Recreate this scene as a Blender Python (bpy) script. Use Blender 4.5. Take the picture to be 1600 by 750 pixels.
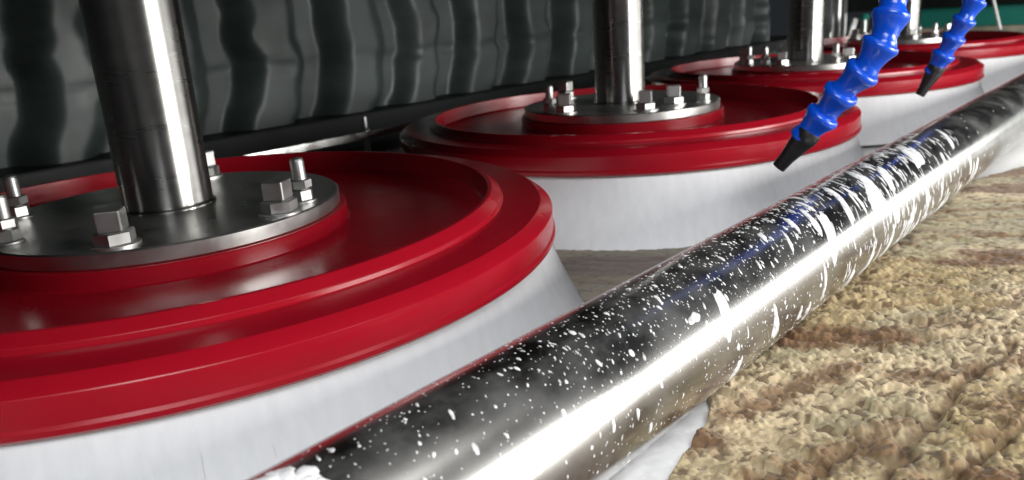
import bpy, bmesh, math, random
import numpy as np
from mathutils import Vector, Matrix

random.seed(7)
rng = np.random.default_rng(11)
scene = bpy.context.scene
for o in list(bpy.data.objects):
    bpy.data.objects.remove(o, do_unlink=True)
COL = scene.collection

# ------------------------------------------------------------------ camera
CAM = Vector((0.44437, -0.19771, 0.24602))
YAW, PITCH, ROLL, F = 0.738945, 0.281401, -0.071371, 1232.22
fw = Vector((-math.sin(YAW) * math.cos(PITCH), math.cos(YAW) * math.cos(PITCH), -math.sin(PITCH)))
rt = Vector((math.cos(YAW), math.sin(YAW), 0))
up = rt.cross(fw)
rt2 = math.cos(ROLL) * rt + math.sin(ROLL) * up
up2 = -math.sin(ROLL) * rt + math.cos(ROLL) * up
cd = bpy.data.cameras.new('camera')
cam = bpy.data.objects.new('camera', cd)
COL.objects.link(cam)
cam.matrix_world = Matrix(((rt2.x, up2.x, -fw.x, CAM.x), (rt2.y, up2.y, -fw.y, CAM.y),
                           (rt2.z, up2.z, -fw.z, CAM.z), (0, 0, 0, 1)))
cd.sensor_width = 36.0
cd.lens = F / 1600 * 36
cd.clip_start = 0.01
cd.clip_end = 100
cd.dof.use_dof = True
cd.dof.focus_distance = 0.36
cd.dof.aperture_fstop = 16
scene.camera = cam


def pix(x, y, depth):                       # photo pixel + distance along the view axis
    return CAM + depth * (fw + rt2 * ((x - 800) / F) - up2 * ((y - 375) / F))


def pix_plane(x, y, axis, val):             # photo pixel on an axis-aligned plane
    d = fw + rt2 * ((x - 800) / F) - up2 * ((y - 375) / F)
    return CAM + d * ((val - CAM[axis]) / d[axis])


# ------------------------------------------------------------------ light
w = bpy.data.worlds.new('World')
scene.world = w
w.use_nodes = True
w.node_tree.nodes['Background'].inputs[0].default_value = (0.016, 0.018, 0.020, 1)
w.node_tree.nodes['Background'].inputs[1].default_value = 1.0


def area(name, loc, target, sx, sy, power, color):
    l = bpy.data.lights.new(name, 'AREA')
    l.shape = 'RECTANGLE'
    l.size, l.size_y, l.energy, l.color = sx, sy, power, color
    o = bpy.data.objects.new(name, l)
    COL.objects.link(o)
    o.location = loc
    o.rotation_euler = (Vector(target) - Vector(loc)).to_track_quat('-Z', 'Y').to_euler()
    return o


area('window_light', (1.8, 0.90, 0.40), (0.0, 0.90, 0.25), 1.0, 0.60, 53, (1.0, 0.985, 0.96))
area('far_window_light', (1.8, 4.8, 0.42), (0.0, 4.4, 0.25), 6.0, 0.50, 66, (1.0, 0.985, 0.96))
area('overhead_fill', (1.0, 0.45, 2.1), (0.95, 0.4, 0.0), 0.9, 1.8, 14, (1.0, 0.98, 0.95))  # added overhead fill that brightens the carpet, no real roof opening
area('front_fill', (1.35, -1.15, 1.5), (0.1, 0.2, 0.1), 1.4, 0.8, 47, (0.95, 0.975, 1.0))  # added cool fill from the camera side to whiten the bristles, no real door
scene.view_settings.view_transform = 'Standard'
scene.view_settings.look = 'None'
scene.view_settings.exposure = 0
scene.view_settings.gamma = 1
scene.view_settings.use_curve_mapping = False


# ------------------------------------------------------------------ helpers
def mat(name, col=(0.5, 0.5, 0.5), rough=0.5, metal=0.0, spec=0.5, **kw):
    m = bpy.data.materials.new(name)
    m.use_nodes = True
    b = m.node_tree.nodes['Principled BSDF']
    b.inputs['Base Color'].default_value = (*col, 1)
    b.inputs['Roughness'].default_value = rough
    b.inputs['Metallic'].default_value = metal
    b.inputs['Specular IOR Level'].default_value = spec
    for k, v in kw.items():
        b.inputs[k.replace('_', ' ')].default_value = v
    return m


def nodes(m):
    return m.node_tree.nodes, m.node_tree.links, m.node_tree.nodes['Principled BSDF']


def noise(m, scale, detail=4, vec_scale=None, rough=0.55, coord='Object'):
    n, l, b = nodes(m)
    tc = n.new('ShaderNodeTexCoord')
    mp = n.new('ShaderNodeMapping')
    if vec_scale:
        mp.inputs['Scale'].default_value = vec_scale
    nz = n.new('ShaderNodeTexNoise')
    nz.inputs['Scale'].default_value = scale
    nz.inputs['Detail'].default_value = detail
    nz.inputs['Roughness'].default_value = rough
    l.new(tc.outputs[coord], mp.inputs[0])
    l.new(mp.outputs[0], nz.inputs['Vector'])
    return nz.outputs[0]


def ramp(m, fac, stops):
    n, l, b = nodes(m)
    r = n.new('ShaderNodeValToRGB')
    e = r.color_ramp.elements
    while len(e) < len(stops):
        e.new(0.5)
    for q, (p, c) in zip(e, stops):
        q.position = p
        q.color = (*c, 1) if len(c) == 3 else c
    l.new(fac, r.inputs[0])
    return r.outputs[0]


def rough_noise(m, fac, lo, hi, a=0.3, b2=0.7):
    n, l, b = nodes(m)
    r = n.new('ShaderNodeMapRange')
    r.inputs[1].default_value, r.inputs[2].default_value = a, b2
    r.inputs[3].default_value, r.inputs[4].default_value = lo, hi
    l.new(fac, r.inputs[0])
    l.new(r.outputs[0], b.inputs['Roughness'])


def bump(m, fac, strength, dist):
    n, l, b = nodes(m)
    bp = n.new('ShaderNodeBump')
    bp.inputs['Strength'].default_value = strength
    bp.inputs['Distance'].default_value = dist
    l.new(fac, bp.inputs['Height'])
    l.new(bp.outputs[0], b.inputs['Normal'])


def mesh(name, V, Fc, smooth=None):
    me = bpy.data.meshes.new(name)
    me.from_pydata([tuple(v) for v in V], [], Fc)
    me.update()
    if smooth is not None:
        for p in me.polygons:
            p.use_smooth = True
        me.set_sharp_from_angle(angle=math.radians(smooth))
    return me


def obj(name, me, m, parent=None, **props):
    o = bpy.data.objects.new(name, me)
    COL.objects.link(o)
    if m is not None and not me.materials:
        me.materials.append(m)
    if parent is not None:
        o.parent = parent
    for k, v in props.items():
        o[k] = v
    return o


def empty(name, loc, **props):
    o = bpy.data.objects.new(name, None)
    o.empty_display_size = 0.02
    COL.objects.link(o)
    o.location = loc
    for k, v in props.items():
        o[k] = v
    return o


def lathe(name, prof, seg=96, smooth=35, axis_open=True):
    V, Fc = [], []
    n = len(prof)
    for i in range(seg):
        a = 2 * math.pi * i / seg
        for r, z in prof:
            V.append((r * math.cos(a), r * math.sin(a), z))
    for i in range(seg):
        j = (i + 1) % seg
        for k in range(n - 1):
            if prof[k][0] < 1e-6 and prof[k + 1][0] < 1e-6:
                continue
            Fc.append((i * n + k, j * n + k, j * n + k + 1, i * n + k + 1))
    me = bpy.data.meshes.new(name)
    me.from_pydata(V, [], Fc)
    bm = bmesh.new()
    bm.from_mesh(me)
    bmesh.ops.remove_doubles(bm, verts=bm.verts, dist=1e-6)
    bmesh.ops.recalc_face_normals(bm, faces=bm.faces)
    bm.to_mesh(me)
    bm.free()
    for p in me.polygons:
        p.use_smooth = True
    me.set_sharp_from_angle(angle=math.radians(smooth))
    return me


def boxmesh(name, x0, x1, y0, y1, z0, z1, bev=0.0):
    bm = bmesh.new()
    bmesh.ops.create_cube(bm, size=1)
    for v in bm.verts:
        v.co = Vector((x0 + (v.co.x + .5) * (x1 - x0), y0 + (v.co.y + .5) * (y1 - y0), z0 + (v.co.z + .5) * (z1 - z0)))
    if bev:
        bmesh.ops.bevel(bm, geom=bm.edges[:], offset=bev, segments=2, affect='EDGES', profile=0.5)
    me = bpy.data.meshes.new(name)
    bm.to_mesh(me)
    bm.free()
    return me


def tubemesh(name, pts, r, seg=16):
    pts = [Vector(p) for p in pts]
    rs = r if isinstance(r, (list, tuple)) else [r] * len(pts)
    V, Fc = [], []
    up0 = Vector((0, 0, 1))
    for i, p in enumerate(pts):
        t = (pts[min(i + 1, len(pts) - 1)] - pts[max(i - 1, 0)]).normalized()
        a = t.cross(up0 if abs(t.z) < .95 else Vector((1, 0, 0))).normalized()
        b = t.cross(a)
        for k in range(seg):
            q = 2 * math.pi * k / seg
            V.append(p + rs[i] * (math.cos(q) * a + math.sin(q) * b))
    n = len(pts)
    for i in range(n - 1):
        for k in range(seg):
            Fc.append((i * seg + k, i * seg + (k + 1) % seg, (i + 1) * seg + (k + 1) % seg, (i + 1) * seg + k))
    Fc.append(tuple(range(seg)))
    Fc.append(tuple((n - 1) * seg + k for k in range(seg - 1, -1, -1)))
    return mesh(name, V, Fc, 40)


# value noise in numpy (for geometry)
_T = rng.random((256, 256))


def vnoise(x, y):
    xi, yi = np.floor(x).astype(int), np.floor(y).astype(int)
    fx, fy = x - xi, y - yi
    fx, fy = fx * fx * (3 - 2 * fx), fy * fy * (3 - 2 * fy)
    g = lambda a, b: _T[a % 256, b % 256]
    return (g(xi, yi) * (1 - fx) + g(xi + 1, yi) * fx) * (1 - fy) + (g(xi, yi + 1) * (1 - fx) + g(xi + 1, yi + 1) * fx) * fy


def fbm(x, y, o=3):
    s, a, t = 0, .5, 0
    for k in range(o):
        s = s + a * vnoise(x * 2 ** k + 17 * k, y * 2 ** k + 31 * k)
        t += a
        a *= .5
    return s / t


# ------------------------------------------------------------------ materials
M = {}
m = M['red'] = mat('red_plastic', (0.47, 0.006, 0.014), 0.24, 0, 0.5)
nz = noise(m, 60, 3, (1, 1, 6))
rough_noise(m, nz, 0.19, 0.26)
n, l, b = nodes(m)
l.new(ramp(m, noise(m, 14, 5), [(0.3, (0.235, 0.003, 0.010)), (0.7, (0.28, 0.004, 0.012))]), b.inputs['Base Color'])

m = M['steel'] = mat('brushed_steel', (0.60, 0.59, 0.57), 0.24, 1.0)
nz = noise(m, 30, 3, (1, 1, 9))
rough_noise(m, nz, 0.26, 0.34)
l_ = ramp(m, noise(m, 22, 5), [(0.3, (0.34, 0.335, 0.32)), (0.7, (0.42, 0.415, 0.40))])
nodes(m)[1].new(l_, nodes(m)[2].inputs['Base Color'])
tg = nodes(m)[0].new('ShaderNodeTangent')
tg.direction_type, tg.axis = 'RADIAL', 'Z'
nodes(m)[1].new(tg.outputs[0], nodes(m)[2].inputs['Tangent'])
nodes(m)[2].inputs['Anisotropic'].default_value = 0.8
nodes(m)[2].inputs['Anisotropic Rotation'].default_value = 0.25

m = M['flange'] = mat('turned_steel', (0.54, 0.54, 0.52), 0.3, 1.0)
rough_noise(m, noise(m, 55, 4), 0.27, 0.4)

m = M['bolt'] = mat('zinc_bolt', (0.46, 0.46, 0.45), 0.4, 1.0)
rough_noise(m, noise(m, 90, 3), 0.36, 0.52)

m = M['roller'] = mat('wet_polished_steel', (0.66, 0.65, 0.62), 0.2, 1.0)
nz = noise(m, 9, 5, (1, 1, 1))
rough_noise(m, nz, 0.18, 0.27)
l_ = ramp(m, noise(m, 18, 6), [(0.3, (0.44, 0.435, 0.42)), (0.7, (0.54, 0.535, 0.52))])
nodes(m)[1].new(l_, nodes(m)[2].inputs['Base Color'])
bump(m, noise(m, 240, 3, (1, .12, 1)), 0.03, 0.001)
n, l, b = nodes(m)                                  # thin dull film of soapy water drying on the metal
df = n.new('ShaderNodeBsdfDiffuse')
df.inputs[0].default_value = (0.62, 0.62, 0.60, 1)
mx = n.new('ShaderNodeMixShader')
mr = n.new('ShaderNodeMapRange')
mr.inputs[1].default_value, mr.inputs[2].default_value, mr.inputs[3].default_value, mr.inputs[4].default_value = 0.42, 0.70, 0.0, 0.11
l.new(noise(m, 38, 7, (1, .8, 1), 0.65), mr.inputs[0])
l.new(mr.outputs[0], mx.inputs[0])
l.new(b.outputs[0], mx.inputs[1])
l.new(df.outputs[0], mx.inputs[2])
l.new(mx.outputs[0], n['Material Output'].inputs[0])

m = M['polished'] = mat('polished_bar', (0.72, 0.72, 0.70), 0.2, 1.0)
rough_noise(m, noise(m, 60, 3), 0.16, 0.28)
m = M['bristle'] = mat('white_nylon', (0.88, 0.885, 0.90), 0.5, 0, 0.3)
m.node_tree.nodes['Principled BSDF'].inputs['Subsurface Weight'].default_value = 0.25
m.node_tree.nodes['Principled BSDF'].inputs['Subsurface Radius'].default_value = (0.01, 0.01, 0.01)
m.node_tree.nodes['Principled BSDF'].inputs['Subsurface Scale'].default_value = 0.5

l_ = ramp(m, noise(m, 1.0, 4, (170, 170, 5), 0.6), [(0.3, (0.84, 0.845, 0.86)), (0.65, (0.905, 0.91, 0.92))])
nodes(m)[1].new(l_, nodes(m)[2].inputs['Base Color'])

m = M['foam'] = mat('soap_foam', (0.80, 0.80, 0.81), 0.5, 0, 0.4)
bump(m, noise(m, 900, 3), 0.3, 0.0006)

m = M['foam_film'] = mat('soap_foam_film', (0.80, 0.80, 0.80), 0.4, 0, 0.4)
n, l, b = nodes(m)
mr = n.new('ShaderNodeMapRange')
mr.inputs[1].default_value, mr.inputs[2].default_value, mr.inputs[3].default_value, mr.inputs[4].default_value = 0.34, 0.62, 0.45, 0.97
l.new(noise(m, 320, 4), mr.inputs[0])
l.new(mr.outputs[0], b.inputs['Alpha'])
bump(m, noise(m, 900, 3), 0.3, 0.0006)

m = M['blue'] = mat('blue_acetal', (0.003, 0.062, 0.48), 0.2, 0, 0.5)
m.node_tree.nodes['Principled BSDF'].inputs['Subsurface Weight'].default_value = 0.08
m.node_tree.nodes['Principled BSDF'].inputs['Subsurface Radius'].default_value = (0.002, 0.004, 0.01)
rough_noise(m, noise(m, 120, 3), 0.16, 0.28)
m = M['black'] = mat('black_plastic', (0.008, 0.008, 0.009), 0.35)
rough_noise(m, noise(m, 120, 3), 0.28, 0.45)
m = M['black_paint'] = mat('black_paint', (0.005, 0.0065, 0.0065), 0.5, 0, 0.2)
rough_noise(m, noise(m, 30, 4), 0.4, 0.65)
m = M['curtain'] = mat('grey_sheet', (0.12, 0.13, 0.13), 0.42, 0.0, 0.3)
l_ = ramp(m, noise(m, 9, 6, (1, .35, 1.6)), [(0.3, (0.012, 0.018, 0.016)), (0.7, (0.040, 0.051, 0.048))])
nodes(m)[1].new(l_, nodes(m)[2].inputs['Base Color'])
rough_noise(m, noise(m, 16, 5, (1, 1, .6)), 0.38, 0.58)
m = M['bed'] = mat('white_belt', (0.74, 0.74, 0.73), 0.3, 0, 0.5)
l_ = ramp(m, noise(m, 18, 6), [(0.3, (0.80, 0.80, 0.79)), (0.65, (0.88, 0.88, 0.87))])
nodes(m)[1].new(l_, nodes(m)[2].inputs['Base Color'])
m = M['teal'] = mat('teal_paint', (0.012, 0.16, 0.125), 0.4)
l_ = ramp(m, noise(m, 9, 5), [(0.3, (0.010, 0.135, 0.105)), (0.7, (0.016, 0.18, 0.14))])
nodes(m)[1].new(l_, nodes(m)[2].inputs['Base Color'])
m = M['sill'] = mat('beige_paint', (0.30, 0.27, 0.20), 0.5)
l_ = ramp(m, noise(m, 25, 6), [(0.3, (0.20, 0.19, 0.15)), (0.7, (0.36, 0.32, 0.24))])
nodes(m)[1].new(l_, nodes(m)[2].inputs['Base Color'])
m = M['white'] = mat('white_pipe', (0.7, 0.7, 0.68), 0.4)
rough_noise(m, noise(m, 60, 3), 0.3, 0.5)
m = M['galv'] = mat('galvanised', (0.55, 0.56, 0.56), 0.35, 0.85)
l_ = ramp(m, noise(m, 50, 5), [(0.35, (0.40, 0.41, 0.41)), (0.65, (0.62, 0.63, 0.62))])
nodes(m)[1].new(l_, nodes(m)[2].inputs['Base Color'])
m = M['backing'] = mat('wet_carpet_backing', (0.14, 0.115, 0.085), 0.6)
l_ = ramp(m, noise(m, 60, 6), [(0.35, (0.10, 0.08, 0.06)), (0.65, (0.18, 0.15, 0.11))])
nodes(m)[1].new(l_, nodes(m)[2].inputs['Base Color'])
m = M['pile'] = mat('carpet_pile', (0.4, 0.35, 0.22), 0.75, 0, 0.25)
n, l, b = nodes(m)
at = n.new('ShaderNodeAttribute')
at.attribute_name = 'pile_colour'
l.new(at.outputs['Color'], b.inputs['Base Color'])
bump(m, noise(m, 1900, 3), 0.4, 0.0006)
nodes(m)[2].inputs['Sheen Weight'].default_value = 0.15

# ------------------------------------------------------------------ setting
S = 0.46405
BED = 0.0655
obj('machine_bed', boxmesh('machine_bed', -0.5, 1.0, -0.9, 2.15, BED - 0.03, BED), M['bed'], kind='structure')

# ribbed sheet behind the brushes
CX = -0.462
ribs0 = [-0.2, -0.055, 0.088, 0.212, 0.335, 0.480, 0.615, 0.746, 0.885, 1.023, 1.165, 1.303, 1.452, 1.605, 1.76, 1.901]
ribs = [CAM.y + (y - CAM.y) * (CAM.x - CX) / (CAM.x + 0.5) for y in ribs0]
ribs = [ribs[0] - 0.14 * k for k in (4, 3, 2, 1)] + ribs
ny, nzv = 760, 60
Y = np.linspace(-0.75, 1.86, ny)
Z = np.concatenate([np.linspace(0.10, 0.42, 44), np.linspace(0.43, 1.0, nzv - 44)])
YY, ZZ = np.meshgrid(Y, Z)
D = np.zeros_like(YY)
for k, y0 in enumerate(ribs):
    wob = 0.022 * (fbm(ZZ * 34 + 7 * k, ZZ * 0 + k * 3.3, 3) - .5)
    flare = -0.035 * np.clip((0.20 - ZZ) / 0.1, 0, 1) ** 1.3
    cy = y0 + wob + flare
    hw = 0.021 + 0.020 * (fbm(ZZ * 30 + 3 * k, ZZ * 0 + 9.1 * k, 2) - .5)
    q = np.clip(1 - np.abs(YY - cy) / (hw + 0.026), 0, 1)
    q = q * q * (3 - 2 * q)
    D = np.maximum(D, np.clip(q * (1.2 + .3 * ((k * 37) % 10) / 10), 0, 1) * (.7 + .5 * ((k * 53) % 10) / 10))
seam = np.exp(-((ZZ - 0.197 - 0.004 * np.sin(YY * 40)) / 0.0045) ** 2) * (0.4 + 0.6 * fbm(YY * 12, YY * 0, 2))
XX = CX - 0.036 * D - 0.004 * seam + 0.003 * (fbm(YY * 9, ZZ * 9, 3) - .5)
V = np.stack([XX, YY, ZZ], -1).reshape(-1, 3)
Fc = [(j * ny + i, j * ny + i + 1, (j + 1) * ny + i + 1, (j + 1) * ny + i) for j in range(nzv - 1) for i in range(ny - 1)]
obj('ribbed_sheet', mesh('ribbed_sheet', V, Fc, 180), M['curtain'],
    label='dark grey ribbed sheet hanging behind the row of red brush discs', category='sheet')
obj('side_beam', boxmesh('side_beam', -0.60, -0.442, -0.9, 2.1, 0.0, 0.125, 0.003), M['black_paint'],
    label='long black beam under the dark grey ribbed sheet', category='beam')

hood = obj('added_shade_hood', boxmesh('added_shade_hood', -0.62, 0.305, -0.9, 2.1, 0.345, 0.62, 0.006), M['black_paint'],  # added out of view to keep the overhead fill off the discs
           label='added unseen black hood shading the discs, with the brush shafts run into it', category='hood')

# steel rail behind the discs
rail = empty('guide_rail', (-0.262, 0, BED), label='thin bright steel rail on posts behind the red brush discs', category='rail')
bar = obj('bar', boxmesh('bar', -0.0015, 0.0015, -0.7, 2.0, -0.0042, 0.0042, 0.0005), M['polished'], rail)
bar.location = (0.006, 0, 0.0605)
bar.rotation_euler = (0, math.radians(-8), 0)
post_me = lathe('post', [(0, 0), (0.008, 0), (0.008, 0.003), (0.0035, 0.004), (0.0035, 0.056), (0.0055, 0.057), (0.0055, 0.066), (0.0035, 0.068), (0.003, 0.080), (0, 0.081)], 16)
for y in (-0.58, -0.115, 0.349, 0.813, 1.277, 1.741):
    o = obj('post', post_me, M['bolt'], rail)
    o.location = (0, y, 0)

# far end of the machine
fr = empty('end_frame', (0, 2.0, BED), label='teal machine end housing with black top beam and beige sill', category='housing')
obj('panel', boxmesh('panel', -0.16, 0.75, 0.02, 0.06, 0.0, 0.117, 0.002), M['teal'], fr)
obj('sill', boxmesh('sill', -0.22, 0.75, -0.03, 0.018, 0.052, 0.071, 0.003), M['sill'], fr)
obj('top_beam', boxmesh('top_beam', -0.40, 0.75, -0.01, 0.10, 0.118, 0.28, 0.003), M['black_paint'], fr)
obj('base_channel', boxmesh('base_channel', -0.30, 0.75, -0.02, 0.018, 0.0, 0.051, 0.002), M['black_paint'], fr)
cp = empty('corner_post', (-0.335, 1.965, BED), label='galvanised corner post of folded sections behind the third brush shaft', category='post')
obj('flat_section', boxmesh('flat_section', -0.024, -0.002, -0.01, 0.012, 0, 0.6, 0.002), M['galv'], cp)
obj('tube_section', tubemesh('tube_section', [(0.010, 0, 0), (0.010, 0, 0.6)], 0.010), M['galv'], cp)
obj('edge_strip', boxmesh('edge_strip', 0.021, 0.029, -0.004, 0.012, 0, 0.6, 0.001), M['galv'], cp)
obj('foot_plate', boxmesh('foot_plate', -0.04, 0.05, -0.03, 0.03, -0.002, 0.006, 0.001), M['galv'], cp)
vb = empty('valve_unit', (-0.262, 1.93, BED), label='small grey valve unit with slanted bracket beside the galvanised corner post', category='valve')
obj('bracket', tubemesh('bracket', [(-0.022, 0, 0.0), (-0.02, 0, 0.06), (-0.006, 0, 0.105)], [0.009, 0.009, 0.008], 4), M['galv'], vb)
obj('body', lathe('body', [(0, 0), (0.016, 0), (0.016, 0.03), (0.012, 0.034), (0.012, 0.05), (0.018, 0.052), (0.018, 0.066), (0.006, 0.07), (0.006, 0.1), (0, 0.1)], 16), M['galv'], vb).location = (0.016, 0, 0)
obj('cap', lathe('cap', [(0, 0), (0.010, 0), (0.012, 0.008), (0.008, 0.014), (0, 0.015)], 16), M['teal'], vb).location = (0.016, 0, 0.1)
tp = pix_plane(1553, 3, 1, 1.94)
bt = pix_plane(1563, 46, 1, 1.94)
obj('thin_rod', tubemesh('thin_rod', [tp + (tp - bt) * .6, tp, bt], 0.0035, 10), M['white'],
    label='thin slanted white rod in front of the teal end housing', category='rod')

# ------------------------------------------------------------------ rotary brushes
Z0 = 0.0700
prof = [(0, 0.128), (0.160, 0.128), (0.205, 0.1235), (0.2170, 0.1233), (0.2195, 0.1238), (0.2208, 0.1252), (0.2208, 0.1272), (0.2198, 0.1284),
        (0.2198, 0.1386), (0.2195, 0.1390), (0.2137, 0.1431), (0.2132, 0.1433),
        (0.1918, 0.1433), (0.1913, 0.1437), (0.1912, 0.1455), (0.1909, 0.1459), (0.1860, 0.1496), (0.1855, 0.1498), (0.1838, 0.1498), (0.1834, 0.1494),
        (0.1826, 0.1372), (0.1810, 0.1358), (0.1010, 0.1358), (0.0996, 0.1364),
        (0.0992, 0.1440), (0.0986, 0.1446), (0, 0.1446)]
disc_me = lathe('disc', [(r, z - Z0) for r, z in prof], 192, 14)
flange_me = lathe('flange', [(0, .1447 - Z0), (.0950, .1447 - Z0), (.0957, .1453 - Z0), (.0957, .1520 - Z0), (.0949, .1528 - Z0), (.0, .1528 - Z0)], 128, 25)
shaft_me = lathe('shaft', [(0, .1529 - Z0), (.0258, .1529 - Z0), (.0256, .1538 - Z0), (.0246, .1548 - Z0), (.0243, .1556 - Z0), (.0243, .36 - Z0), (0, .36 - Z0)], 64, 25)


def bristles():
    # solid core of packed nylon and thousands of single fibres standing around it
    V, Fc = [], []
    seg, rows = 360, 12
    th = np.linspace(0, 2 * math.pi, seg, endpoint=False)
    tt = np.linspace(0, 1, rows)
    jit = 0.0 * (rng.random(seg) - .5)
    for k, t in enumerate(tt):
        r = 0.2155 + (0.2365 - 0.2155) * t ** 1.25 + jit * (0.2 + 0.8 * t)
        z = 0.1236 - Z0 - (0.1236 - Z0) * t
        for i in range(seg):
            V.append((r[i] * math.cos(th[i]), r[i] * math.sin(th[i]), z))
    for k in range(rows - 1):
        for i in range(seg):
            j = (i + 1) % seg
            Fc.append((k * seg + i, (k + 1) * seg + i, (k + 1) * seg + j, k * seg + j))
    return mesh('bristle_core', V, Fc, 180)


def fibres(nf):
    a = rng.random(nf) * 2 * math.pi
    rt_ = 0.0003 + 0.0005 * rng.random(nf)
    stray = rng.random(nf) < .015
    rt_ = np.where(stray, rt_ + 0.0016 * rng.random(nf) ** 2, rt_)
    da = 0.009 * rng.standard_normal(nf)
    wd = 0.00016 + 0.00012 * rng.random(nf)
    L = 1 - 0.03 * rng.random(nf)
    rows = 5
    V = np.empty((nf, rows, 2, 3))
    for k in range(rows):
        t = k / (rows - 1) * L
        r = 0.2155 + 0.0210 * t ** 1.25 + rt_ * (0.3 + 0.7 * t) * np.where(stray, t ** 1.5 + .06, 1)
        ang = a + da * t ** 1.5
        z = 0.1240 - Z0 - (0.1240 - Z0 - 0.0005) * t
        for s in (0, 1):
            aa = ang + (s - .5) * 2 * wd / r
            V[:, k, s] = np.stack([r * np.cos(aa), r * np.sin(aa), z + 0 * a], -1)
    V = V.reshape(-1, 3)
    base = np.arange(nf)[:, None] * rows * 2
    quads = []
    for k in range(rows - 1):
        q = np.array([2 * k, 2 * k + 2, 2 * k + 3, 2 * k + 1])
        quads.append(base + q)
    Q = np.concatenate(quads, 0)
    me = bpy.data.meshes.new('bristles')
    me.vertices.add(len(V))
    me.vertices.foreach_set('co', V.astype(np.float32).ravel())
    me.loops.add(Q.size)
    me.loops.foreach_set('vertex_index', Q.astype(np.int32).ravel())
    me.polygons.add(len(Q))
    me.polygons.foreach_set('loop_start', np.arange(0, Q.size, 4, dtype=np.int32))
    me.update(calc_edges=True)
    me.validate()
    for p in me.polygons:
        p.use_smooth = True
    return me


core_me = bristles()
fib_me = fibres(22000)


def hexmesh(name, af, h, ch=0.0006, z0=0.0, bore=None):
    R = af / math.sqrt(3)
    prof = [(0, z0), (R - ch, z0), (R, z0 + ch), (R, z0 + h - ch), (R - ch * 1.6, z0 + h), (0, z0 + h)]
    return lathe(name, prof, 6, 20)


nut_me = hexmesh('nut', 0.0164, 0.0062, z0=0.0012)
washer_me = lathe('washer', [(0, 0), (0.0112, 0), (0.0112, 0.0012), (0, 0.0012)], 28)
head_me = boxmesh('head', -0.0058, 0.0058, -0.0058, 0.0058, 0.0074, 0.0176, 0.0008)
snut_me = hexmesh('nut', 0.0105, 0.0062, z0=0.0010)
snut2_me = hexmesh('nut', 0.0105, 0.0052, z0=0.0076)
swash_me = lathe('washer', [(0, 0), (0.0072, 0), (0.0072, 0.0010), (0, 0.0010)], 24)


def thread(name, r, z0, z1):
    p = [(0, z0)]
    z = z0
    while z < z1 - 0.001:
        p += [(r, z), (r - 0.0005, z + 0.0006)]
        z += 0.0012
    p += [(r - .0005, z1 - .0006), (r - 0.0012, z1), (0, z1)]
    return lathe(name, p, 20, 180)


stud_me = thread('stud', 0.0040, 0.0008, 0.0245)


def fastener(parent, az, r, kind, rot):
    x, y = r * math.cos(math.radians(az)), r * math.sin(math.radians(az))
    if kind == 'h':
        o = obj('bolt', head_me, M['bolt'], parent)
        o.location = (x, y, 0.1528 - Z0)
        o.rotation_euler = (0, 0, math.radians(rot))
        obj('nut', nut_me, M['bolt'], o)
        obj('washer', washer_me, M['bolt'], o)
    else:
        o = obj('stud', stud_me, M['bolt'], parent)
        o.location = (x, y, 0.1528 - Z0)
        o.rotation_euler = (math.radians(random.uniform(-2, 2)), math.radians(random.uniform(-2, 2)), math.radians(rot))
        obj('nut', snut_me, M['bolt'], o)
        obj('nut', snut2_me, M['bolt'], o).rotation_euler = (0, 0, .5)
        obj('washer', swash_me, M['bolt'], o)


patterns = [
    [(-88, .084, 's', 5), (-42, .084, 'h', -38), (14, .085, 'h', -60), (31, .083, 's', 20), (138, .083, 'h', 10), (166, .083, 'h', 3), (226, .083, 's', 30)],
    [(-108, .084, 's', 5), (-94, .083, 'h', -56), (-40, .080, 'h', -60), (-8, .066, 'h', -55), (12, .083, 's', 20), (120, .083, 's', 0), (168, .083, 'h', 3)],
    [(-126, .086, 's', 5), (-104, .085, 's', 12), (-88, .084, 'h', -66), (-40, .080, 's', 9), (-28, .083, 'h', -60), (30, .083, 'h', -50), (130, .083, 'h', 10), (190, .083, 'h', 3)],
    [(-112, .083, 'h', -68), (-66, .083, 'h', -60), (-40, .083, 's', 9), (0, .083, 'h', -60), (45, .083, 'h', -50), (90, .083, 's', 20), (140, .083, 'h', 10), (190, .083, 'h', 3)],
]
blabels = ['red disc brush with white bristles beside the thick foam lump on the roller',
           'red disc brush with its rim behind the larger blue hose and black nozzle',
           'red disc brush behind the smaller blue hose, its shaft before the galvanised corner post',
           'last red disc brush of the row, next to the teal housing']
for i in range(4):
    e = empty('rotary_brush', (0, i * S, Z0), label=blabels[i], category='brush', group='red disc brushes in a row')
    obj('disc', disc_me, M['red'], e)
    obj('bristle_core', core_me, M['bristle'], e)
    obj('bristles', fib_me, M['bristle'], e, kind='stuff')
    obj('flange', flange_me, M['flange'], e)
    obj('shaft', shaft_me, M['steel'], e)
    for az, r, k, rot in patterns[i]:
        fastener(e, az, r, k, rot)

# ------------------------------------------------------------------ roller
RX, RZ, RR = 0.2790, 0.1056, 0.0300
ro = empty('press_roller', (RX, 0, RZ), label='long wet polished steel roller lying across the carpet', category='roller')
seg = 96
V, Fc = [], []
ys = np.linspace(-0.62, 2.02, 60)
for y in ys:
    for k in range(seg):
        a = 2 * math.pi * k / seg
        V.append((RR * math.cos(a), y, RR * math.sin(a)))
for j in range(len(ys) - 1):
    for k in range(seg):
        Fc.append((j * seg + k, (j + 1) * seg + k, (j + 1) * seg + (k + 1) % seg, j * seg + (k + 1) % seg))
obj('tube', mesh('tube', V, Fc, 60), M['roller'], ro)
for y0, y1 in ((-0.64, -0.62), (2.02, 2.04)):
    me = lathe('end_cap', [(0, 0), (0.030, 0), (0.030, 0.02), (0.012, 0.02), (0, 0.02)], 48)
    o = obj('end_cap', me, M['steel'], ro)
    o.rotation_euler = (math.radians(-90), 0, 0)
    o.location = (0, y0, 0)


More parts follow.
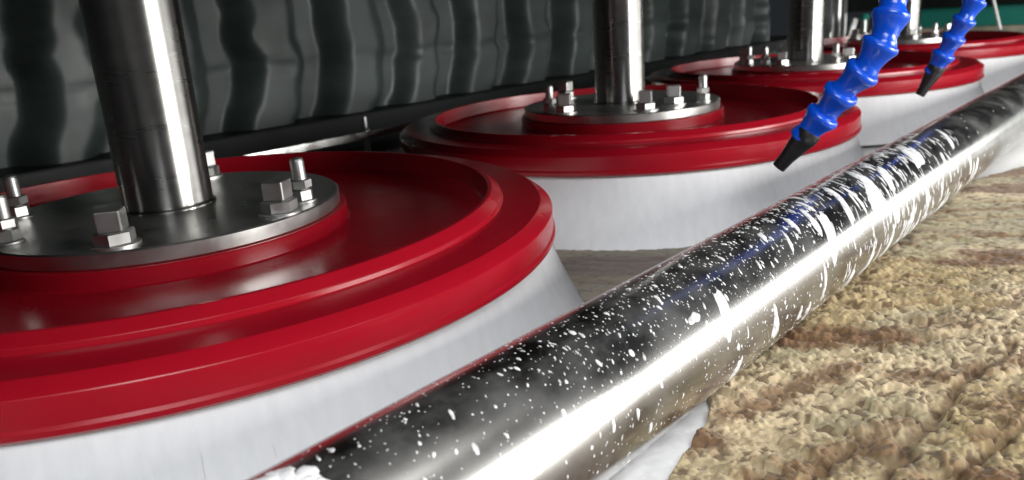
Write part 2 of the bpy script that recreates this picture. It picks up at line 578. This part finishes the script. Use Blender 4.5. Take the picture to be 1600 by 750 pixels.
def cyl_hit(x, y):                               # photo pixel -> (theta, y) on the roller
    d = fw + rt2 * ((x - 800) / F) - up2 * ((y - 375) / F)
    ox, oz = CAM.x - RX, CAM.z - RZ
    A = d.x ** 2 + d.z ** 2
    B = ox * d.x + oz * d.z
    C = ox * ox + oz * oz - RR * RR
    q = B * B - A * C
    if q < 0:
        return None
    t = (-B - math.sqrt(q)) / A
    return math.atan2(oz + t * d.z, ox + t * d.x), CAM.y + t * d.y


def blob_geo(th0, y0, lt, ly, skew, h, seg=12, wob=0.25, tail=0.0):
    """thin domed patch on the roller: lt half-length around it, ly half-width along it (metres)"""
    V, Fc = [], []
    ph = [random.uniform(0, 6.28) for _ in range(4)]
    rings = ((1.0, 0.0), (0.82, 0.75), (0.45, 1.0))
    for q, hh in rings:
        for k in range(seg):
            a = 2 * math.pi * k / seg
            rr = q * (1 + wob * (math.sin(2 * a + ph[0]) * .5 + math.sin(3 * a + ph[1]) * .4 + math.sin(5 * a + ph[2]) * .25))
            u, v = rr * math.cos(a), rr * math.sin(a)
            v *= (1 - tail * u * .8)
            s = u * lt
            yy = y0 + v * ly + skew * s
            th = th0 + s / RR
            R2 = RR + (h * hh if hh > 0 else -0.0002)
            V.append((R2 * math.cos(th), yy, R2 * math.sin(th)))
    V.append(((RR + h) * math.cos(th0), y0, (RR + h) * math.sin(th0)))
    for r in range(2):
        for k in range(seg):
            j = (k + 1) % seg
            Fc.append((r * seg + k, (r + 1) * seg + k, (r + 1) * seg + j, r * seg + j))
    for k in range(seg):
        Fc.append((2 * seg + k, 3 * seg, 2 * seg + (k + 1) % seg))
    return V, Fc


def join(name, parts):
    V, Fc = [], []
    for v, f in parts:
        o = len(V)
        V += v
        Fc += [tuple(i + o for i in q) for q in f]
    return mesh(name, V, Fc, 180)


# fine specks
parts = []
TH = lambda a: math.radians(a)
for _ in range(1050):                             # specks over the length beside the first brush
    y = random.choice((random.uniform(-0.10, 0.22), random.uniform(-0.03, 0.20)))
    th = TH(random.gauss(78, 24)) if random.random() < .72 else TH(random.uniform(-40, 60))
    s = min(0.00024 * math.exp(abs(random.gauss(0, .72))), 0.0013)
    if y < -0.02 and random.random() < .5:
        continue
    parts.append(blob_geo(th, y, s * random.uniform(1, 2.2), s * random.uniform(.7, 1), random.uniform(-.1, .5), s * .18, 8, .3))
for _ in range(1500):                             # mist of fine droplets
    y = random.uniform(-0.10, 0.30)
    th = TH(random.uniform(-40, 122))
    s = random.uniform(0.00012, 0.00034)
    parts.append(blob_geo(th, y, s * random.uniform(1, 1.8), s, 0, s * .2, 6, .2))
for _ in range(520):                              # dense streaks past the second brush
    y = random.gauss(0.325, 0.075)
    th = TH(random.uniform(-35, 125))
    s = 0.0005 * math.exp(abs(random.gauss(0, .7)))
    lo = th < TH(35)
    parts.append(blob_geo(th, y, s * random.uniform(2.0, 4.5), s * random.uniform(.4, .8), random.uniform(-.1, .15) if lo else random.uniform(.3, .9), min(s * .16, .0003), 10, .3, random.uniform(-.6, .6)))
for _ in range(60):
    y = random.uniform(0.5, 1.0)
    th = TH(random.uniform(-30, 120))
    s = 0.0003 * math.exp(abs(random.gauss(0, .5)))
    parts.append(blob_geo(th, y, s * 2, s * .7, .2, s * .3, 7))
obj('foam_specks', join('foam_specks', [(
    [(v[0] + RX, v[1], v[2] + RZ) for v in vs], fs) for vs, fs in parts]), M['foam_film'], kind='stuff',
    label='white foam specks and streaks spattered over the wet roller', category='foam')

# larger foam splashes (photo pixel, half-length round the roller, half-width, skew, tail)
big = [(1133, 487, .0075, .0035, .3, .2), (1085, 497, .0018, .003, .2, 0), (1213, 505, .0085, .0020, -.1, .7), (1150, 585, .006, .0018, .1, .5), (1138, 605, .005, .0014, .1, .3),
       (1165, 590, .006, .0012, .1, -.3), (1325, 440, .007, .0035, -.1, .6), (1290, 440, .007, .0012, 0, .5), (1250, 490, .004, .0010, 0, .4), (1262, 485, .004, .0010, 0, .4),
       (1298, 365, .0095, .0050, .6, .1), (1365, 300, .0110, .0075, .7, .2), (1320, 320, .009, .003, .7, .2), (1425, 240, .010, .0080, .9, .4), (1385, 275, .009, .004, .8, .2),
       (1270, 345, .007, .0025, .6, 0), (1340, 275, .008, .003, .7, 0), (1300, 300, .007, .002, .6, 0), (1370, 240, .006, .002, .8, 0), (1402, 330, .006, .003, .3, 0),
       (1480, 215, .010, .0025, 1.0, .2), (1350, 420, .008, .0012, 0, 0), (1390, 380, .009, .0016, .1, 0), (1425, 345, .009, .0016, .1, .2), (1450, 320, .008, .0014, .1, 0),
       (1525, 265, .008, .002, .1, .3), (1238, 350, .005, .0016, .5, 0), (1192, 370, .003, .0014, .5, 0)]
for x, y, lt, ly, sk, tl in big:
    y += 0 if y < 560 else -6
    hit = cyl_hit(x, y)
    if hit is None:
        continue
    lt, ly = lt * 1.35, ly * 1.35
    vs, fs = blob_geo(hit[0], hit[1], lt, ly, sk, 0.0004, 22, .35, tl)
    obj('foam_splash', mesh('foam_splash', [(v[0] + RX, v[1], v[2] + RZ) for v in vs], fs, 180), M['foam_film'],
        label=('broad ragged white foam patch smeared on the wet steel roller' if ly >= .0037 else
               'thin white foam run on the carpet side of the roller' if math.degrees(hit[0]) < 45 else
               'narrow white foam streak on the brush side of the roller'),
        category='foam', group=('broad foam patches on the roller' if ly >= .0037 else
                                'foam runs on the carpet side' if math.degrees(hit[0]) < 45 else 'foam streaks on the brush side'))
hit = cyl_hit(468, 748)
parts = []
for _ in range(40):
    parts.append(blob_geo(hit[0] + random.uniform(-.22, .22), hit[1] + random.uniform(-.012, .003), random.uniform(.0015, .004), random.uniform(.0015, .004), 0, random.uniform(.0004, .0011), 12, .3))
obj('foam_lump', join('foam_lump', [([(v[0] + RX, v[1], v[2] + RZ) for v in vs], fs) for vs, fs in parts]), M['foam'],
    label='thick lump of white foam on the roller beside the first brush', category='foam')

# ------------------------------------------------------------------ blue hoses
seg_prof = [(0.0, 0.0), (0.0088, 0.0), (0.0103, 0.0010), (0.0108, 0.0026), (0.0106, 0.0042), (0.0097, 0.0060), (0.0086, 0.0085), (0.0077, 0.0115), (0.0071, 0.0145),
            (0.0072, 0.0165), (0.0079, 0.0185), (0.0083, 0.0205), (0.0078, 0.0225), (0.005, 0.024), (0, 0.024)]
seg_me = lathe('segment', seg_prof, 36, 40)
noz_prof = [(0, 0), (0.0088, 0), (0.0105, 0.0012), (0.0108, 0.003), (0.0108, 0.009), (0.0098, 0.012), (0.0065, 0.030), (0.0058, 0.041), (0.0052, 0.0416), (0.0036, 0.0414), (0.0034, 0.034), (0, 0.034)]
noz_me = lathe('nozzle', noz_prof, 36, 40)


def hose(pts, label, pitch, scale, fat, nose):
    P = [Vector(p) for p in pts]
    # dense Catmull-Rom resampling
    Q = [P[0] * 2 - P[1]] + P + [P[-1] * 2 - P[-2]]
    dense = []
    for i in range(1, len(Q) - 2):
        for k in range(24):
            t = k / 24
            a, b_, c_, d_ = Q[i - 1], Q[i], Q[i + 1], Q[i + 2]
            dense.append(0.5 * ((2 * b_) + (c_ - a) * t + (2 * a - 5 * b_ + 4 * c_ - d_) * t * t + (3 * b_ - a - 3 * c_ + d_) * t ** 3))
    dense.append(P[-1])
    acc = [0]
    for i in range(1, len(dense)):
        acc.append(acc[-1] + (dense[i] - dense[i - 1]).length)

    def at_len(s):
        for i in range(1, len(acc)):
            if acc[i] >= s:
                f = (s - acc[i - 1]) / max(acc[i] - acc[i - 1], 1e-9)
                return dense[i - 1].lerp(dense[i], f)
        return dense[-1]
    e = empty('coolant_hose', tuple(P[0]), label=label, category='hose', group='blue jointed hoses')
    A = P[0]

    def put(name, me, mt, base, tip, fat_=1.0, sc=None):
        o = obj(name, me, mt, e)
        d = (tip - base).normalized()
        k = sc or scale
        o.matrix_local = Matrix.Translation(base - A) @ d.to_track_quat('Z', 'Y').to_matrix().to_4x4() @ Matrix.Diagonal((k * fat_, k * fat_, k, 1))
        return o
    nl = nose
    put('nozzle', noz_me, M['black'], at_len(nl), A, 1.0, nl / 0.0416)
    s = nl - 0.004 * scale
    while s + pitch <= acc[-1]:
        put('segment', seg_me, M['blue'], at_len(s + pitch), at_len(s), fat)
        s += pitch
    return at_len(s)


H1 = [(1216, 262, .512), (1252, 216, .503), (1276, 196, .497), (1293, 172, .490), (1315, 144, .481), (1341, 119, .472), (1367, 90, .465), (1384, 52, .460), (1395, 11, .459), (1400, -40, .459)]
P1 = [pix(*q) for q in H1]
P1 += [P1[-1] + Vector((0.002, 0.002, 0.03)), P1[-1] + Vector((0.0, 0.0, 0.065)), P1[-1] + Vector((-0.002, 0, 0.10))]
e1 = hose(P1, 'long blue jointed hose with black nozzle over the second red disc', 0.0178, 0.98, 1.04, 0.031)
H2 = [(1437, 149, .72), (1456, 114, .712), (1471, 94, .706), (1481, 73, .699), (1496, 50, .691), (1508, 29, .684), (1521, 7, .679), (1530, -18, .677)]
P2 = [pix(*q) for q in H2]
P2 += [P2[-1] + Vector((0.004, 0.004, 0.03)), P2[-1] + Vector((0.004, 0.004, 0.065)), P2[-1] + Vector((0.002, 0.002, 0.10))]
e2 = hose(P2, 'smaller blue jointed hose with black nozzle over the third red disc', 0.0165, 0.92, 1.0, 0.029)

# ------------------------------------------------------------------ carpet
# outline of the carpet on the bed: slips under the roller between y=.085 and .60
edge_near = [(-0.20, 0.14), (0.10, 0.135), (0.27, 0.125), (0.298, 0.082), (0.3095, 0.022), (0.325, -0.06), (0.34, -0.25)]
edge_far = [(-0.20, 0.66), (0.10, 0.62), (0.27, 0.572), (0.288, 0.592), (0.312, 0.668), (0.36, 0.80), (0.45, 1.02)]


def y_near(x):
    return np.interp(x, [p[0] for p in edge_near], [p[1] for p in edge_near])


def y_far(x):
    return np.interp(x, [p[0] for p in edge_far], [p[1] for p in edge_far])


xs = np.concatenate([np.linspace(-0.2, 0.26, 30), np.linspace(0.265, 0.35, 40), np.linspace(0.36, 0.60, 14)])
V, Fc = [], []
rows = 24
for x in xs:
    for k in range(rows):
        V.append((x, y_near(x) + (y_far(x) - y_near(x)) * k / (rows - 1), 0.0688))
for i in range(len(xs) - 1):
    for k in range(rows - 1):
        a = i * rows + k
        Fc.append((a, a + rows, a + rows + 1, a + 1))
n0 = len(V)
car = empty('carpet', (0.4, 0.3, BED), label='thick sculpted carpet in cream, sage and rust brown under the roller', category='carpet')
bk = obj('backing', mesh('backing', [(v[0] - .4, v[1] - .3, v[2] - BED) for v in V], Fc), M['backing'], car)
so = bk.modifiers.new('thick', 'SOLIDIFY')
so.thickness = 0.0030
so.offset = -1


_W = rng.random((128, 128, 2))
_C = rng.random((128, 128))


def worley(x, y):
    """distance to the nearest jittered cell point, and that cell's random value"""
    xi, yi = np.floor(x).astype(int), np.floor(y).astype(int)
    best = np.full(x.shape, 9.0)
    cell = np.zeros(x.shape)
    for dx in (-1, 0, 1):
        for dy in (-1, 0, 1):
            a, b_ = (xi + dx) % 128, (yi + dy) % 128
            px_, py_ = xi + dx + _W[a, b_, 0], yi + dy + _W[a, b_, 1]
            d = (x - px_) ** 2 + (y - py_) ** 2
            k = d < best
            best = np.where(k, d, best)
            cell = np.where(k, _C[a, b_], cell)
    return np.sqrt(best), cell


dome = lambda d, w: np.sqrt(np.clip(1 - (d / w) ** 2, 0, 1))
cream = np.array([.51, .425, .285])
sage = np.array([.34, .305, .195])
olive = np.array([.37, .285, .15])
rust = np.array([.135, .062, .027])
dark = np.array([.10, .055, .028])  # crevice shade, painted as a pile colour
sm = lambda v, a, c: np.clip((v - a) / (c - a), 0, 1)


# rust-brown streaks and shaved grooves of the pattern (ends given as photo pixels on the pile, half width, how strong)
streaks = []
for x1, y1, x2, y2, hw_, k_ in ((1140, 650, 1320, 575, .0065, .9), (1190, 745, 1400, 690, .0070, .85), (1330, 700, 1420, 650, .006, .7), (1400, 590, 1640, 560, .0055, .8), (1560, 640, 1640, 600, .006, .7), (1340, 560, 1440, 520, .003, .6),
                                (1520, 690, 1620, 640, .004, .7), (1440, 505, 1600, 470, .004, .5), (1470, 324, 1640, 316, .0060, .8), (1395, 404, 1545, 398, .0045, .75), (1335, 437, 1640, 462, .0035, .7),
                                (1520, 266, 1640, 262, .006, .7), (1420, 355, 1500, 350, .003, .5)):
    a_, b_ = pix_plane(x1, y1, 2, 0.075), pix_plane(x2, y2, 2, 0.075)
    streaks.append((a_.x, a_.y, b_.x, b_.y, hw_, k_, 0.0))
for x1, y1, x2, y2, hw_ in ((1360, 765, 1500, 600, .0030), (1500, 600, 1640, 500, .0018), (1470, 760, 1640, 640, .0020), (1250, 760, 1330, 700, .0018), (1470, 324, 1640, 316, .0025), (1395, 404, 1545, 398, .002)):
    a_, b_ = pix_plane(x1, y1, 2, 0.075), pix_plane(x2, y2, 2, 0.075)
    streaks.append((a_.x, a_.y, b_.x, b_.y, hw_, .6, 1.0))


def seg_dist(X, Y_, st):
    x1, y1, x2, y2 = st[:4]
    dx, dy = x2 - x1, y2 - y1
    t = np.clip(((X - x1) * dx + (Y_ - y1) * dy) / (dx * dx + dy * dy), 0, 1)
    return np.hypot(X - x1 - t * dx, Y_ - y1 - t * dy)


def pile_patch(x0, x1, y0, y1, sp, worked):
    gx, gy = np.arange(x0, x1 + sp * .5, sp), np.arange(y0, y1 + sp * .5, sp)
    X, Yv = np.meshgrid(gx, gy)
    ca, sa = 0.86, 0.51                                   # rows of loops run this way
    U, W = X * ca + Yv * sa, -X * sa + Yv * ca
    wx = 0.0042 * (fbm(X * 130, Yv * 130, 3) - .5) + 0.0009 * (fbm(X * 420 + 9, Yv * 420, 2) - .5)
    wy = 0.0042 * (fbm(X * 130 + 50, Yv * 130 + 20, 3) - .5) + 0.0009 * (fbm(X * 420 + 70, Yv * 420, 2) - .5)
    u, w_ = U + wx, W + wy
    d1, c1 = worley(u / 0.0115, w_ / 0.0078)              # loop clumps
    d2, c2 = worley(u / 0.0030 + 7, w_ / 0.0026)          # yarn nodules
    d3, c3 = worley(u / 0.0016 + 3, w_ / 0.0014 + 11)
    b1 = fbm(U * 8 + 3, W * 24 + 1, 3)
    b2 = fbm(U * 16 + 40, W * 22 + 9, 3)
    near = np.clip((0.52 - Yv) / 0.28, 0.25, 1)
    groove = np.exp(-((W + 0.0040 * np.sin(U * 55) - (np.round(W / 0.047) * 0.047)) / 0.0022) ** 2) * sm(b2, .36, .55)
    h = 0.0016 + near * (0.0050 * dome(d1, .85) * (.25 + .75 * c1) + 0.0024 * dome(d2, .78) * (.3 + .7 * c2)) + 0.0006 * dome(d3, .80) * (.3 + .7 * c3)
    h -= 0.0024 * groove * (.6 + near)
    for st in streaks:
        if st[6]:
            dd = seg_dist(X + 2 * wx, Yv + 2 * wy, st) / st[4]
            h = h * (1 - .8 * np.exp(-dd ** 2))
    h += 0.0015 * (fbm(X * 35, Yv * 35, 2) - .5) + 0.00015 * rng.random(X.shape)
    if worked:
        h = 0.0018 + (h - 0.0018) * .28
    h = np.maximum(h, 0.0002)
    # ragged outline: the pile falls to the backing at the carpet's edges
    rag = 0.004 * (fbm(X * 150, Yv * 150, 2) - .5)
    ed = np.minimum(Yv - y_near(X) - rag, y_far(X) + rag - Yv)
    ed2 = np.clip(ed / 0.003, 0, 1)
    h = h * np.sqrt(ed2)
    # dyed yarn: each nodule takes one colour, colours gather into streaky bands
    q = .05 * (c2 - .5) + .05 * (c1 - .5)
    C = cream[None, None] + (sage - cream) * sm(b2 + q, .38, .58)[..., None]
    C = C + (olive - C) * (.75 * sm(fbm(U * 12 + 70, W * 18 + 5, 2) + q, .56, .68))[..., None]
    kb = sm(b1 + q * 1.4, .51, .60)
    for st in streaks:
        dd = seg_dist(X + 3 * wx, Yv + 3 * wy, st) / st[4]
        kb = np.maximum(kb, st[5] * np.clip(1.5 - dd + 6 * q, 0, 1))
    kb = np.maximum(kb * .85, .75 * groove * sm(c2, .1, .4))
    C = C + (rust - C) * kb[..., None]
    C = np.where((c2 < .16)[..., None], C * .3 + dark * .7, C)  # lowest nodules painted dark, as shade in the gaps of the pile
    C = C * np.array([0.92, 0.88, 0.82])
    C = C * (.74 + .26 * c3 + .14 * c2)[..., None]
    if worked:
        C = C * .34 + np.array([.17, .155, .14]) * .6
    V = np.stack([X - .4, Yv - .3, 0.0690 + h - BED], -1).reshape(-1, 3)
    ny_, nx_ = X.shape
    idx = np.arange(ny_ * nx_).reshape(ny_, nx_)
    Q = np.stack([idx[:-1, :-1], idx[:-1, 1:], idx[1:, 1:], idx[1:, :-1]], -1)
    ok = (ed > 0)
    okq = ok[:-1, :-1] & ok[:-1, 1:] & ok[1:, 1:] & ok[1:, :-1]
    return V, Q[okq], np.clip(C, 0, 1).reshape(-1, 3)


Vs, Qs, Cs, off = [], [], [], 0
for args in ((0.266, 0.47, -0.16, 0.34, 0.00062, 0), (0.266, 0.47, 0.34, 1.05, 0.0011, 0), (0.47, 0.60, -0.20, 1.05, 0.0018, 0), (0.05, 0.266, 0.12, 0.66, 0.0012, 1)):
    v, q, c_ = pile_patch(*args)
    Vs.append(v)
    Qs.append(q + off)
    Cs.append(c_)
    off += len(v)
V, Q, Cc = np.concatenate(Vs), np.concatenate(Qs), np.concatenate(Cs)
used = np.zeros(len(V), bool)
used[Q.ravel()] = True
remap = np.cumsum(used) - 1
V, Cc, Q = V[used], Cc[used], remap[Q]
me = bpy.data.meshes.new('pile')
me.vertices.add(len(V))
me.vertices.foreach_set('co', V.astype(np.float32).ravel())
me.loops.add(Q.size)
me.loops.foreach_set('vertex_index', Q.astype(np.int32).ravel())
me.polygons.add(len(Q))
me.polygons.foreach_set('loop_start', (np.arange(len(Q)) * 4).astype(np.int32))
me.update(calc_edges=True)
at_ = me.attributes.new('pile_colour', 'FLOAT_COLOR', 'POINT')
at_.data.foreach_set('color', np.concatenate([Cc, np.ones((len(Cc), 1))], 1).astype(np.float32).ravel())
me.polygons.foreach_set('use_smooth', np.ones(len(Q), dtype=bool))
obj('pile', me, M['pile'], car, kind='stuff')
print('pile tris', len(Q) * 2)

# white suds-like bead, added to catch light on the bed beside the roller
gx, gy = np.linspace(0, 1, 46), np.linspace(-0.30, 0.112, 300)
GX, GY = np.meshgrid(gx, gy)
xe = np.interp(GY, [-0.30, -0.06, 0.022, 0.082, 0.112], [0.345, 0.326, 0.3105, 0.302, 0.300])
XX = 0.268 + (xe + 0.003 - 0.268) * GX
prof_ = np.sqrt(np.clip(1 - (2 * GX - 1.15) ** 2 / 1.33, 0, 1))
wd_, _ = worley(XX / 0.0032, GY / 0.0032)
we_, _ = worley(XX / 0.0013 + 5, GY / 0.0013)
hh = prof_ * (0.0062 + 0.002 * (fbm(XX * 60, GY * 60, 2) - .5) + 0.0004 * dome(wd_, .8) + 0.0002 * dome(we_, .8))
V = np.stack([XX, GY, BED - 0.0005 + hh], -1).reshape(-1, 3)
k = 46
Fc = [(j * k + i, j * k + i + 1, (j + 1) * k + i + 1, (j + 1) * k + i) for j in range(299) for i in range(k - 1)]
obj('added_white_bead', mesh('added_white_bead', V, Fc, 180), M['foam'],
    label='long white foam-like bead added to brighten the bed between the roller and the carpet edge', category='foam')
